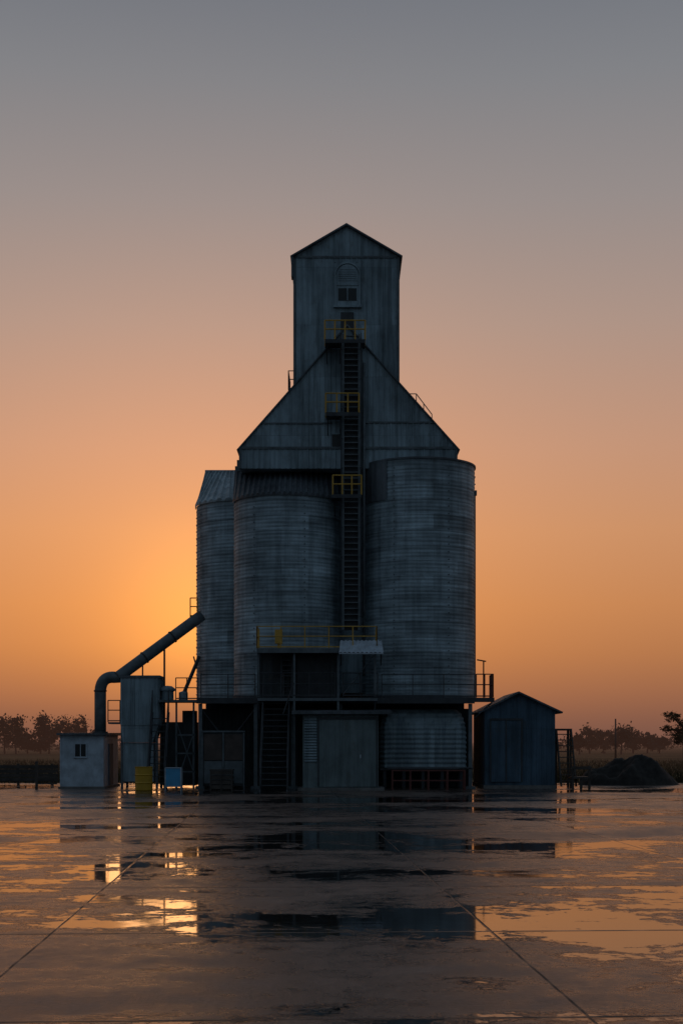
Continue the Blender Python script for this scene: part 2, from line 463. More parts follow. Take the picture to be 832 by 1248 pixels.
for a_, b_, za_, zb_ in ((246, 309, 0.5, 3.4), (309, 246, 0.5, 3.4), (578, 600, ZD-0.9, ZD-0.2)):
    mb.bar((X(a_, DK), DK+0.25, za_), (X(b_, DK), DK+0.25, zb_), 0.03)
mb.obj("bracing", M_STEEL, GE)
mb = MB()
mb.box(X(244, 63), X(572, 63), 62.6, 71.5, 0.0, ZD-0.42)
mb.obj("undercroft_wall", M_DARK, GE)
mb = MB(); x = X(246, 63)+0.1
while x < X(570, 63):
    mb.box(x, x+0.06, 62.55, 62.61, 0.0, ZD-0.45); x += 0.6
mb.obj("undercroft_ribs", M_STEEL, GE)
mb = MB(); mb.m = 0
tx0, tx1 = X(463, 60.6), X(568, 60.6); tz0, tz1 = Z(936, 60.6), Z(864, 60.6)
n = 84; pr = []
for i in range(n+1):
    t = i/n; z = tz0+(tz1-tz0)*t
    inset = 0.0 if t < 0.55 else 0.9*(1-math.sqrt(max(0, 1-((t-0.55)/0.45)**2)))
    pr.append((inset, z, 0.02*math.sin(2*math.pi*(z-tz0)/0.21)))
o = len(mb.v)
for inset, z, w in pr:
    a_, b_ = tx0+inset*0.4, tx1-inset*0.5; y0 = 60.55+inset*0.8-w
    mb.v += [(a_-w, 62.5, z), (a_-w, y0+0.25, z), (a_-w+0.2, y0, z), (b_+w-0.2, y0, z), (b_+w, y0+0.25, z), (b_+w, 62.5, z)]
for k in range(n):
    for i in range(5):
        mb.face([o+6*k+i, o+6*k+i+1, o+6*(k+1)+i+1, o+6*(k+1)+i])
mb.face([o+6*n+i for i in range(6)])
mb.obj("corrugated_tank", M_SIDING, GE)
mb = MB()
for i in range(5):
    xx = tx0+0.2+(tx1-tx0-0.4)*i/4; mb.box(xx-0.07, xx+0.07, 60.7, 60.84, 0, tz0)
    mb.box(xx-0.05, xx+0.05, 61.8, 61.9, 0, tz0)
mb.box(tx0, tx1, 60.6, 62.4, tz0-0.1, tz0-0.002)
mb.obj("tank_stand", M_STEEL, GE)
# landing platform
YP = 58.9; zP = Z(790, YP)
px0, px1 = X(313, YP), X(459, YP)
mb = MB()
mb.box(px0, px1, YP+0.052, 60.6, zP-0.07, zP)
mb.box(px0, px1, YP-0.05, YP+0.05, zP-0.2, zP+0.002)
for px in (314.5, 358.5, 412, 457):
    mb.box(X(px, YP)-0.045, X(px, YP)+0.045, YP+0.08, YP+0.17, ZD if px in (314.5, 457) else 0.0, zP-0.07)
mb.box(X(314, YP), X(460, YP), YP+0.05, DK-0.07, ZD-0.18, ZD-0.06)
for px in (314.5, 457): mb.bar((X(px, YP), YP+0.13, ZD-0.1), (X(px, YP), DK, ZD-0.9), 0.04)
mb.bar((X(418, YP), YP+0.12, ZD+0.1), (X(455, YP), YP+0.12, zP-0.3), 0.022)
mb.obj("landing", M_STEELM, GE)
mb = MB()
railing(mb, [(px0, 60.5, zP), (px0, YP, zP), (px1, YP, zP), (px1, 60.5, zP)], 0.92, 0.022, 1.0)
mb.obj("landing_rail", M_YEL, GE)
mb = MB()
railing(mb, [(X(314, YP), YP+0.1, ZD), (X(408, YP), YP+0.1, ZD)], 1.0, 0.022, 1.0)
railing(mb, [(X(418, YP), YP+0.1, ZD), (X(460, YP), YP+0.1, ZD)], 1.0, 0.022, 0.6)
railing(mb, [(X(245, DK), DK, ZD), (X(311, DK), DK, ZD)], 1.0, 0.02, 1.2)
railing(mb, [(X(465, DK), DK, ZD), (X(578, DK), DK, ZD)], 1.0, 0.02, 1.2)
mb.obj("deck_rail", M_STEEL, GE)
mb = MB()
railing(mb, [(X(580, DK), DK, ZD), (dx1-0.05, DK, ZD), (dx1-0.05, 61.4, ZD)], 1.0, 0.024, 0.45)
mb.bar((X(589, DK), DK+0.05, ZD), (X(589, DK), DK+0.05, Z(806, DK)), 0.03)
mb.bar((X(592, DK), DK+0.05, Z(806, DK)), (X(581, DK), DK+0.05, Z(804, DK)), 0.03)
mb.obj("balcony_rail", M_RED, GE)
mb = MB(); mb.box(X(334, YP), X(343, YP), 59.6, 59.9, zP+0.25, zP+0.85); mb.box(X(337,YP), X(340,YP), 59.7,59.8, zP, zP+0.25)
mb.obj("junction_box", M_YEL, GE)
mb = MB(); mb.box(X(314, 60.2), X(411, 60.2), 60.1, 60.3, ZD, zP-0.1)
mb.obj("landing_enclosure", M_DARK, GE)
mb = MB()
for i in range(7):
    xx = X(318+i*14, 60); mb.box(xx-0.02, xx+0.02, 60.06, 60.1, ZD, zP-0.12)
mb.box(X(362, 60), X(402, 60), 60.03, 60.055, ZD+0.01, ZD+1.8)
mb.obj("landing_enclosure_frame", M_STEEL, GE)
mb = MB(); a_, b_ = X(413, 58.4), X(467, 58.4)
mb.sheet((a_, 58.2, Z(795.5, 58.2)), (b_, 58.2, Z(795.5, 58.2)), (b_-0.05, 59.4, Z(781, 59.4)), (a_+0.05, 59.4, Z(781, 59.4)), rib=0.03, period=0.18)
mb.box(a_, b_, 58.2, 58.24, Z(796.5, 58.2)-0.02, Z(795.5, 58.2)-0.003)
mb.obj("awning", M_WHITE, GE)
mb = MB()
for xx in (a_+0.08, b_-0.08): mb.bar((xx, 58.3, Z(796, 58.2)), (xx, 59.4, zP-0.7), 0.022); mb.bar((xx, 59.4, zP-0.7), (xx, 59.4, zP), 0.025)
mb.obj("awning_brackets", M_STEEL, GE)
def stairs(mb, x0, x1, y0, z0, y1, z1, n, rail=True):
    for xx in (x0, x1):
        mb.prism_x([(y0-0.08, z0), (y0+0.14, z0), (y1+0.14, z1), (y1-0.08, z1)], xx-0.03, xx+0.03)
        if rail:
            mb.bar((xx, y0, z0+0.95), (xx, y1, z1+0.95), 0.025)
            mb.bar((xx, y0, z0+0.5), (xx, y1, z1+0.5), 0.018)
            for k in range(4):
                t = k/3; mb.bar((xx, y0+(y1-y0)*t, z0+(z1-z0)*t), (xx, y0+(y1-y0)*t, z0+(z1-z0)*t+0.95), 0.022)
    for i in range(1, n):
        t = i/n; y = y0+(y1-y0)*t; z = z0+(z1-z0)*t
        mb.box(x0+0.031, x1-0.031, y-0.11, y+0.14, z-0.02, z+0.02)
mb = MB()
stairs(mb, X(318.5, 58), X(351, 58), 56.9, 0.0, DK-0.1, ZD-0.02, 16)
mb.bar((X(345, 58.6), 58.6, Z(870, 58.6)), (X(358, 58.6), 58.6, Z(832, 58.6)), 0.03)
stairs(mb, X(343, 59.8), X(356, 59.8), 59.3, ZD, 60.0, zP, 9, False)
mb.obj("stairs", M_STEEL, GE)

# --- entry shed
PS = empty("entry_shed")
YS = 58.2
mb = MB(); s0, s1 = X(369, YS), X(461, YS)
mb.box(s0, s1, YS, 60.4, 0.12, Z(871, YS))
mb.obj("walls", M_DOOR, PS)
mb = MB()
mb.box(X(388, YS), X(460, YS), YS-0.05, YS-0.002, 0.16, Z(877, YS))
mb.obj("sliding_door", M_DOOR, PS)
mb = MB()
for px in (388, 459): mb.box(X(px, YS)-0.03, X(px, YS)+0.03, YS-0.08, YS-0.052, 0.16, Z(877, YS))
mb.box(X(386, YS), X(461, YS), YS-0.09, YS-0.03, Z(876.8, YS), Z(874, YS))
mb.obj("door_rails", M_STEEL, PS)
mb = MB(); z = 1.2
while z < Z(873, YS)-0.1:
    mb.prism_x([(YS-0.06, z), (YS-0.003, z+0.07), (YS-0.003, z+0.09), (YS-0.07, z+0.02)], X(371, YS), X(386, YS)); z += 0.115
mb.obj("louvres", M_SIDING, PS)
mb = MB(); mb.prism_x([(YS-0.35, Z(870.5, YS)), (60.7, Z(866, YS)), (60.7, Z(862.5, YS)), (YS-0.35, Z(867, YS))], X(356, YS), X(477, YS))
mb.obj("roof", M_ROOF, PS)
mb = MB(); mb.box(X(363, YS), X(468, YS), YS-0.25, 60.5, 0.0, 0.118)
mb.obj("plinth", M_CONC, PS)
mb = MB(); mb.bar((X(439, YS), YS-0.12, 1.35), (X(439, YS), YS-0.12, 1.5), 0.02); mb.obj("door_handle", M_WHITE, PS)

CC = empty("control_cabinet"); YC = 60.0
mb = MB(); mb.box(X(246, YC), X(298, YC), YC-0.1, YC+0.7, 0.15, Z(893, YC)); mb.obj("case", M_DARK, CC)
mb = MB()
mb.box(X(249, YC), X(271, YC), YC-0.14, YC-0.102, 1.25, Z(895, YC)); mb.box(X(274, YC), X(296, YC), YC-0.14, YC-0.102, 1.25, Z(895, YC))
mb.obj("upper_doors", M_MAROON, CC)
mb = MB(); mb.box(X(249, YC), X(271, YC), YC-0.13, YC-0.102, 0.25, 1.2); mb.box(X(274, YC), X(296, YC), YC-0.13, YC-0.102, 0.25, 1.2)
mb.obj("lower_doors", M_STEELM, CC)
mb = MB()
for px in (247, 272.5, 297.5): mb.box(X(px, YC)-0.035, X(px, YC)+0.035, YC-0.17, YC-0.143, 0.0, Z(891, YC))
mb.box(X(245.5, YC), X(299, YC), YC-0.2, YC+0.7, Z(892.5, YC), Z(890.5, YC)); mb.obj("frame", M_STEELM, CC)

# ================================================================== conveyor pipe
CP = empty("grain_conveyor_pipe")
mb = MB(); r = 0.255
A = Vector((X(246, 62.5), 62.5, Z(750, 62.5))); B = Vector((X(143, 61.3), 61.3, Z(826, 61.3)))
C = Vector((X(122.5, 61.3), 61.3, Z(842, 61.3))); Dn = Vector((X(122.5, 61.3), 61.3, Z(893, 61.3)))
corner = Vector((X(124, 61.3), 61.3, Z(822, 61.3)))
pts = [A.lerp(B, i/8) for i in range(9)]
for i in range(1, 12):
    t = i/12; pts.append(B*(1-t)**2+corner*2*t*(1-t)+C*t*t)
pts += [C, C.lerp(Dn, 0.5), Dn]
mb.tube(pts, r, 24)
mb.obj("pipe", M_STEELM, CP)
mb = MB()
def ring(mb, p, d, r, w=0.05):
    d = Vector(d).normalized(); p = Vector(p); mb.bar(p-d*w, p+d*w, r, 24)
for t in (0.35, 0.68, 0.99): ring(mb, A.lerp(B, t), B-A, r+0.03, 0.03)
ring(mb, C, (0,0,1), r+0.03, 0.03); ring(mb, Dn, (0,0,1), r+0.08, 0.05)
mb.obj("flanges", M_STEEL, CP)
mb = MB()
mb.sq((X(200.5, 61.8), 61.8, Z(787, 61.8)), (X(200.5, 61.8), 61.8, 0), 0.04)
mb.sq((X(174, 61.5), 61.5, Z(808, 61.5)), (X(174, 61.5), 61.5, Z(826, 61.5)), 0.03)
mb.sq((X(243, 62), 62, Z(800, 62)), (X(222, 61.4), 61.4, Z(850, 61.4)), 0.06)
mb.sq((X(236, 62), 62, Z(800, 62)), (X(240, 62), 62, Z(815, 62)), 0.03)
mb.obj("supports", M_STEEL, CP)
mb = MB()
yy = 62.3
railing(mb, [(X(232, yy), yy, Z(752, yy)), (X(241, yy), yy, Z(752, yy))], 0.85, 0.025, 0.3)
mb.obj("head_rail", M_YEL, CP)

# ================================================================== hopper bin
HB = empty("hopper_bin"); YH = 60.8
mb = MB()
h0, h1 = X(147, YH), X(193, YH); zt_, zb_ = Z(826, YH), Z(884, YH)
mb.box(h0, h1, YH, YH+1.7, zb_, zt_)
mb.prism([(X(150, YH), Z(905, YH)), (X(186, YH), Z(905, YH)), (h1, zb_-0.002), (h0+0.0, zb_-0.002)], YH+0.02, YH+1.5)
mb.obj("bin_body", M_SIDING, HB)
mb = MB(); x = h0+0.05
while x < h1: mb.box(x, x+0.04, YH-0.035, YH-0.001, zb_, zt_-0.02); x += 0.17
y = YH+0.1
while y < YH+1.7: mb.box(h1+0.001, h1+0.035, y, y+0.04, zb_, zt_-0.02); y += 0.17
mb.obj("bin_ribs", M_SIDING, HB)
mb = MB(); mb.box(h0-0.08, h1+0.08, YH-0.08, YH+1.8, zt_, zt_+0.1)
mb.obj("bin_lid", M_ROOF, HB)
mb = MB(); mb.box(X(147, YH), X(187, YH), YH+0.1, YH+1.4, 0.3, Z(905, YH)-0.002); mb.obj("bin_outlet_box", M_SIDING, HB)
mb = MB()
for px in (148.5, 191):
    for y in (YH+0.1, YH+1.6): mb.box(X(px, YH)-0.05, X(px, YH)+0.05, y-0.05, y+0.05, 0, zb_)
zc = Z(853, YH)
mb.box(h1+0.04, dx0-0.01, YH-0.2, YH+1.2, zc-0.1, zc)
for px in (215, 236): mb.box(X(px, YH)-0.04, X(px, YH)+0.04, YH, YH+0.08, 0, zc-0.1)
mb.box(X(131, YH), h0-0.04, YH+0.2, YH+1.2, Z(880, YH)-0.08, Z(880, YH))
for z in (0.7, 1.5, 2.3): mb.box(X(215, YH), X(238, YH), YH+0.0, YH+0.07, z, z+0.06)
mb.bar((X(215, YH), YH+0.04, 0.2), (X(236, YH), YH+0.04, 2.4), 0.03); mb.bar((X(236, YH), YH+0.04, 0.7), (X(215, YH), YH+0.04, 2.9), 0.03)
mb.obj("stand", M_STEELM, HB)
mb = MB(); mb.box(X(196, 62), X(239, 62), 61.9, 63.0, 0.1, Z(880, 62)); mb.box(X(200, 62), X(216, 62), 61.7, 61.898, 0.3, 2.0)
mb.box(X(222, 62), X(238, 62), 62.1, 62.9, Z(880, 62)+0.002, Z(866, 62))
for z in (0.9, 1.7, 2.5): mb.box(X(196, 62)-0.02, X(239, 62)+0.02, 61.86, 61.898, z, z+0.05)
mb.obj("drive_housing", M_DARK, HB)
mb = MB()
railing(mb, [(X(215, YH), YH-0.18, zc), (dx0-0.02, YH-0.18, zc)], 0.95, 0.022, 0.5)
railing(mb, [(X(131, YH), YH+0.2, Z(880, YH)), (h0-0.05, YH+0.2, Z(880, YH))], 0.95, 0.022, 0.4)
mb.obj("catwalk_rail", M_STEEL, HB)
mb = MB(); stairs(mb, X(184, 60), X(204, 60), 59.0, 0.0, 60.5, Z(868, 60.5), 12)
mb.obj("stair", M_STEEL, HB)
mb = MB()
mb.lathe(X(203, 61), 61.3, [(0.01, zc), (0.28, zc), (0.28, zc+0.38), (0.36, zc+0.42), (0.36, zc+0.5), (0.2, zc+0.62), (0.01, zc+0.64)], 24, False)
mb.lathe(X(222, 61), 61.5, [(0.01, zc), (0.2, zc), (0.2, zc+0.35), (0.01, zc+0.42)], 20, False)
mb.obj("vent_caps", M_SIDING, HB)

# ================================================================== utility hut
UH = empty("utility_hut"); YU = 60.3
u0, u1 = X(74, YU), X(126, YU); zu = Z(896, YU)
mb = MB(); mb.box(u0, u1, YU, YU+4.0, 0.1, zu); mb.obj("walls", M_WHITE, UH)
mb = MB(); mb.prism_x([(YU-0.22, zu+0.0), (YU+4.2, zu+0.0), (YU+4.2, zu+0.13), (YU-0.22, zu+0.09)], u0-0.13, u1+0.13); mb.obj("roof", M_ROOF, UH)
mb = MB(); mb.box(X(92, YU), X(105, YU), YU-0.02, YU-0.003, Z(922, YU), Z(907, YU)); mb.obj("window", M_GLASS, UH)
mb = MB(); wx0, wx1, wz0, wz1 = X(92, YU), X(105, YU), Z(922, YU), Z(907, YU)
mb.box(wx0-0.05, wx1+0.05, YU-0.05, YU-0.003, wz1+0.002, wz1+0.05); mb.box(wx0-0.07, wx1+0.07, YU-0.08, YU-0.003, wz0-0.06, wz0-0.002)
mb.box(wx0-0.05, wx0-0.002, YU-0.05, YU-0.003, wz0, wz1); mb.box(wx1+0.002, wx1+0.05, YU-0.05, YU-0.003, wz0, wz1)
mb.box((wx0+wx1)/2-0.015, (wx0+wx1)/2+0.015, YU-0.035, YU-0.022, wz0, wz1)
mb.box(u0-0.02, u0+0.05, YU-0.02, YU-0.002, 0.1, zu-0.01); mb.box(u1-0.05, u1+0.02, YU-0.02, YU-0.002, 0.1, zu-0.01)
mb.obj("trim", M_WHITE, UH)
mb = MB(); mb.box(u0-0.08, u1+0.08, YU-0.1, YU+4.1, 0, 0.1); mb.obj("plinth", M_CONC, UH)
mb = MB(); mb.box(u1+0.002, u1+0.04, YU+1.4, YU+2.4, 0.12, 1.95); mb.obj("door", M_NAVY, UH)

# ================================================================== storage shed
SS = empty("storage_shed"); YR = 60.5
r0, r1 = X(590, YR), X(676, YR); rm = X(631, YR); zre = Z(866, YR); zra = Z(845, YR)
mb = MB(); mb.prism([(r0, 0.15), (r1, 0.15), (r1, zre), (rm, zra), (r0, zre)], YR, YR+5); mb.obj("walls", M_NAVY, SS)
mb = MB(); x = r0+0.05
while x < r1:
    tz = zre+(zra-zre)*(1-abs(x-rm)/((r1-r0)/2)); mb.box(x, x+0.04, YR-0.02, YR-0.001, 0.16, tz-0.04); x += 0.22
mb.obj("ribs", M_NAVY, SS)
mb = MB(); gable_roof(mb, r0, r1, rm, zre, zra, YR-0.3, YR+5.2, 0.3, 0.07); mb.obj("roof", M_ROOF, SS)
mb = MB(); mb.box(X(598, YR), X(634, YR), YR-0.09, YR-0.032, 0.3, Z(878, YR)); mb.obj("door", M_NAVY, SS)
mb = MB(); mb.box(X(596, YR), X(636, YR), YR-0.12, YR-0.04, Z(878, YR)+0.002, Z(875.5, YR))
for px in (597, 616, 635): mb.box(X(px, YR)-0.03, X(px, YR)+0.03, YR-0.11, YR-0.092, 0.3, Z(878, YR))
mb.obj("door_frame", M_STEEL, SS)
mb = MB(); mb.box(r0-0.05, r1+0.05, YR-0.04, YR+5.05, 0.0, 0.148)
mb.obj("plinth", M_CONC, SS)
ST = empty("side_steps")
mb = MB()
sx0, sx1 = X(680, 61), X(698, 61)
stairs(mb, sx0, sx1, 60.2, 0.1, 61.6, Z(888, 61.5), 10, False)
mb.box(sx0, sx1+0.05, 61.6, 62.6, Z(888, 61.5)-0.08, Z(888, 61.5))
for xx in (sx0, sx1): mb.sq((xx, 62.4, 0), (xx, 62.4, Z(888, 61.5)), 0.05); mb.sq((xx, 61.7, 0), (xx, 61.7, Z(888, 61.5)), 0.04)
mb.obj("flight", M_TIMB, ST)
mb = MB()
mb.box(X(696, 60), X(718, 60), 59.8, 61.0, 0.45, 0.53)
for px in (697, 707, 717): mb.box(X(px, 60)-0.05, X(px, 60)+0.05, 59.85, 59.95, 0, 1.0 if px != 707 else 0.45)
mb.box(X(695, 60), X(719, 60), 59.8, 59.84, 0.85, 0.98)
mb.obj("low_ramp", M_TIMB, ST)

# ================================================================== small props
YD = 58.0
YDr = empty("yellow_drum")
cx = X(175.5, YD); rr = 0.36
mb = MB(); prof = [(0.01, 0.0), (rr-0.03, 0.0), (rr, 0.03)]
for z in (0.33, 0.66): prof += [(rr, z-0.04), (rr+0.02, z), (rr, z+0.04)]
prof += [(rr, 0.95), (rr+0.015, 0.97), (rr+0.015, 1.0), (rr-0.02, 1.0), (rr-0.03, 0.97), (0.01, 0.97)]
mb.lathe(cx, YD, prof, 40, False); mb.obj("drum_body", M_YELB, YDr)
mb = MB(); mb.lathe(cx+0.15, YD, [(0.05, 0.972), (0.05, 1.01), (0.0, 1.01)], 12, False); mb.obj("bung", M_STEEL, YDr)
BC = empty("blue_cabinet")
b0, b1 = X(201, YD), X(221, YD)
mb = MB(); mb.box(b0+0.04, b1-0.04, YD, YD+0.5, 0.2, 0.93); mb.obj("door_panel", M_BLUE, BC)
mb = MB()
mb.box(b0, b0+0.038, YD-0.02, YD+0.52, 0.0, 0.96); mb.box(b1-0.038, b1, YD-0.02, YD+0.52, 0.0, 0.96)
mb.box(b0+0.04, b1-0.04, YD-0.02, YD+0.52, 0.932, 0.96); mb.box(b0+0.04, b1-0.04, YD-0.02, YD+0.52, 0.15, 0.198)
mb.obj("frame", M_WHITE, BC)
PR = empty("pipe_rack")
mb = MB(); YQ = 58.8
for px in (478, 500, 522, 545, 566):
    mb.sq((X(px, YQ), YQ, 0), (X(px, YQ), YQ, 0.85), 0.035); mb.sq((X(px, YQ), YQ+0.7, 0), (X(px, YQ), YQ+0.7, 0.85), 0.03)
    mb.sq((X(px, YQ), YQ, 0.8), (X(px, YQ), YQ+0.7, 0.8), 0.03)
for z in (0.4, 0.82): mb.sq((X(478, YQ), YQ, z), (X(566, YQ), YQ, z), 0.03)
mb.obj("rack_frame", M_RED, PR)
mb = MB()
for i in range(7): mb.bar((X(472+i, YQ), YQ+0.1+i*0.08, 0.9+0.02*(i % 2)), (X(560+3*i, YQ), YQ+0.1+i*0.08, 0.9+0.02*(i % 2)), 0.04, 8)
mb.obj("pipes", M_STEEL, PR)
CR = empty("wooden_crate")
mb = MB(); c0 = X(256, 58.6)
for k in range(4): mb.box(c0, c0+0.95, 58.6, 58.64, 0.05+k*0.2, 0.21+k*0.2); mb.box(c0, c0+0.95, 59.2, 59.24, 0.05+k*0.2, 0.21+k*0.2)
for xx in (c0, c0+0.45, c0+0.9): mb.box(xx, xx+0.05, 58.56, 58.598, 0, 0.85)
for k in range(4): mb.box(c0, c0+0.03, 58.642, 59.198, 0.05+k*0.2, 0.21+k*0.2); mb.box(c0+0.92, c0+0.95, 58.642, 59.198, 0.05+k*0.2, 0.21+k*0.2)
mb.box(c0-0.02, c0+0.97, 58.58, 59.26, 0.83, 0.87)
mb.obj("slats", M_TIMB, CR)
FE = empty("rail_fence")
mb = MB(); YF = 66.0
for i in range(16):
    xx = X(64, YF)-i*1.6; mb.sq((xx, YF, 0), (xx, YF, 1.0), 0.06)
for z in (0.25, 0.45, 0.65, 0.85): mb.box(X(64, YF)-24, X(72, YF), YF-0.09, YF-0.065, z-0.085, z+0.085)
mb.obj("rails", M_TIMB, FE)
mb = MB()
mb.sq((X(45, 59.5), 59.5, 0), (X(45, 59.5), 59.5, 1.2), 0.05)
mb.sq((X(45, 59.5), 59.5, 0.5), (X(70, 59.5), 59.5, 0.5), 0.035); mb.sq((X(45, 59.5), 59.5, 0.25), (X(70, 59.5), 59.5, 0.25), 0.03)
mb.obj("gate_post", M_TIMB, FE)
UP = empty("utility_pole")
mb = MB(); yp = 150.0
mb.bar((X(749.5, yp), yp, 0), (X(749.5, yp), yp, Z(876, yp)), 0.12, 10, r2=0.08); mb.obj("pole", M_TIMB, UP)
mb = MB()
nx, ny = 90, 40; ox, oy = X(768, 66), 66.5
for j in range(ny+1):
    for i in range(nx+1):
        u = (i/nx-0.5)*2; v = (j/ny-0.5)*2
        x_ = ox+u*2.4; y_ = oy+v*1.6
        h = max(0, 1-(u*u+v*v))**0.7*1.45
        h *= 0.75+0.6*mn.noise(Vector((x_*0.9, y_*0.9, 3)))
        h += (0.12*mn.noise(Vector((x_*4, y_*4, 1)))+0.05*mn.noise(Vector((x_*11, y_*11, 1))))*min(1, h*3)
        mb.v.append((x_, y_, h-0.03))
for j in range(ny):
    for i in range(nx):
        k = j*(nx+1)+i; mb.face([k, k+1, k+nx+2, k+nx+1], smooth=True)
mb.obj("dirt_mound", M_DIRT)

# ================================================================== trees
def crown(mb, c, rad, n, leaf, rng, sub=9, zmin=-0.8):
    cl = []
    for _ in range(sub):
        while True:
            p = Vector((rng.uniform(-1,1), rng.uniform(-1,1), rng.uniform(zmin,1)))
            if p.length < 1: break
        cl.append((Vector((c[0]+p.x*rad[0]*0.8, c[1]+p.y*rad[1]*0.8, c[2]+p.z*rad[2]*0.8)), rng.uniform(0.2, 0.5)))
    for _ in range(n):
        q, s = rng.choice(cl)
        d = Vector((rng.gauss(0,1), rng.gauss(0,1), rng.gauss(0,1)*0.75))*s*0.55
        p = q+Vector((d.x*rad[0], d.y*rad[1], d.z*rad[2]))
        if p.z < 0.05: continue
        u = Vector((rng.gauss(0,1), rng.gauss(0,1), rng.gauss(0,1))).normalized()
        w = u.cross(Vector((rng.gauss(0,1), rng.gauss(0,1), rng.gauss(0,1)))).normalized()
        L = leaf*rng.uniform(0.6, 1.4); o = len(mb.v)
        mb.v += [tuple(p-u*L), tuple(p+w*L*0.55), tuple(p+u*L), tuple(p-w*L*0.55)]
        mb.face([o, o+1, o+2, o+3])
    return cl
mb = MB(); rng = random.Random(5)
def dtree(px, py, d, wpx, mb=mb, n=1100):
    x_ = X(px, d); top = Z(py, d); w = wpx*d/F/2
    hh = top
    mb.m = 1; mb.bar((x_, d, -0.3), (x_+rng.uniform(-.3,.3), d, hh*0.6), 0.18, 6, r2=0.08)
    mb.m = 0
    cl = crown(mb, (x_, d, hh*0.55), (w, w, hh*0.48), n, 0.26*d/250, rng, 14, -0.95)
    mb.m = 1
    for q, s in cl[:5]: mb.bar((x_, d, hh*0.3), tuple(q), 0.08, 4, r2=0.03)
    mb.m = 0
for px, py, w in ((-24, 868, 60), (6, 869, 34), (20, 873, 26), (34, 892, 22), (60, 866, 36), (76, 873, 24), (98, 873, 16), (50, 887, 28), (112, 889, 16), (88, 892, 20), (706, 894, 18), (718, 882, 20), (735, 887, 22), (756, 879, 26), (771, 885, 24), (788, 892, 22), (803, 895, 20), (850, 880, 50), (900, 875, 60), (-80, 872, 70)):
    dtree(px, py, rng.uniform(235, 265), w*1.25)
for px in list(range(-160, 150, 7))+list(range(640, 1000, 7)):
    d = rng.uniform(290, 330); x_ = X(px, d); hh = Z(rng.uniform(892, 899), d)
    crown(mb, (x_, d, hh*0.5), (2.2, 1.2, hh*0.5), 60, 0.34, rng, 5)
mb.obj("distant_trees", [M_LEAFD, M_BARK])
TR = empty("broadleaf_tree")
mb = MB(); d = 105.0; tx = X(835, d)
mb.bar((tx, d, -0.1), (tx-0.1, d, 1.9), 0.2, 10, r2=0.14)
mb.bar((tx-0.1, d, 1.9), (tx+0.25, d+0.2, 3.6), 0.13, 8, r2=0.05)
rng = random.Random(9); lb = MB()
for k in range(20):
    a = k*2.4; l = rng.uniform(0.6, 1.7); z = rng.uniform(1.7, 3.1)
    s_ = Vector((tx, d, z)); e = s_+Vector((math.cos(a)*l, math.sin(a)*l, rng.uniform(0.3, 1.2)))
    mb.bar(tuple(s_), tuple(e), 0.07, 6, r2=0.02)
    crown(lb, e, (0.66, 0.66, 0.44), 260, 0.07, rng, 5)
    for _ in range(3):
        e2 = e+Vector((rng.uniform(-.5,.5), rng.uniform(-.5,.5), rng.uniform(-.1,.5))); mb.bar(tuple(e), tuple(e2), 0.02, 4, r2=0.008)
mb.obj("trunk_and_limbs", M_BARK, TR); lb.obj("foliage", M_LEAFN, TR)

# ================================================================== ground
m, nt, b = nmat("wet_concrete")
tc = N(nt, "ShaderNodeTexCoord"); obj = tc.outputs["Object"]
rot = mapping(nt, obj, rot=(0, 0, math.radians(-2.7)))
wob = noise(nt, obj, 0.9, 3)
sep = N(nt, "ShaderNodeSeparateXYZ"); nt.links.new(rot, sep.inputs[0])
SP = 4.62
def seam(coord, off):
    t = math_n(nt, 'ADD', coord, off); t = math_n(nt, 'ADD', t, math_n(nt, 'MULTIPLY', wob, 0.03))
    t = math_n(nt, 'DIVIDE', t, SP); fr = math_n(nt, 'FRACT', t)
    e = math_n(nt, 'ABSOLUTE', math_n(nt, 'SUBTRACT', fr, 0.5))
    dist = math_n(nt, 'MULTIPLY', math_n(nt, 'SUBTRACT', 0.5, e), SP)
    return dist, math_n(nt, 'FLOOR', t)
dx_, ix = seam(sep.outputs[0], 400*SP+2.35-0.02)
dy_, iy = seam(sep.outputs[1], 400*SP-14.7)
dm = math_n(nt, 'MINIMUM', math_n(nt, 'MULTIPLY', dx_, 1.3), math_n(nt, 'MULTIPLY', dy_, 0.6))
brk = noise(nt, obj, 1.7, 4)
seamm = math_n(nt, 'MULTIPLY', ramp(nt, dm, [(0.0, 1.0), (0.009, 1.0), (0.022, 0.0)]), ramp(nt, brk, [(0.35, 0.3), (0.6, 0.85)]))
seamw = ramp(nt, dm, [(0.0, 1.0), (0.25, 0.0)])
comb = N(nt, "ShaderNodeCombineXYZ"); nt.links.new(ix, comb.inputs[0]); nt.links.new(iy, comb.inputs[1])
wn = N(nt, "ShaderNodeTexWhiteNoise"); nt.links.new(comb.outputs[0], wn.inputs["Vector"])
p1 = noise(nt, mapping(nt, obj, scale=(0.15, 0.24, 1), loc=(3.1, 0.9, 0)), 1.0, 5, 0.6, 0.6)
p2 = noise(nt, mapping(nt, obj, scale=(0.8, 1.0, 1)), 1.0, 7, 0.75, 0.3)
p3 = noise(nt, obj, 6.0, 4, 0.7)
pud = math_n(nt, 'ADD', math_n(nt, 'MULTIPLY', p1, 0.54), math_n(nt, 'MULTIPLY', p2, 0.36))
pud = math_n(nt, 'ADD', pud, math_n(nt, 'MULTIPLY', p3, 0.10))
pud = math_n(nt, 'ADD', pud, math_n(nt, 'MULTIPLY', wn.outputs["Value"], 0.04))
pud = math_n(nt, 'ADD', pud, math_n(nt, 'MULTIPLY', seamw, 0.02))
puddle = ramp(nt, pud, [(0.522, 0.0), (0.55, 1.0)])
damp = ramp(nt, pud, [(0.43, 0.0), (0.535, 1.0)])
fine = noise(nt, obj, 18, 6, 0.72)
mid = noise(nt, obj, 2.3, 6, 0.7)
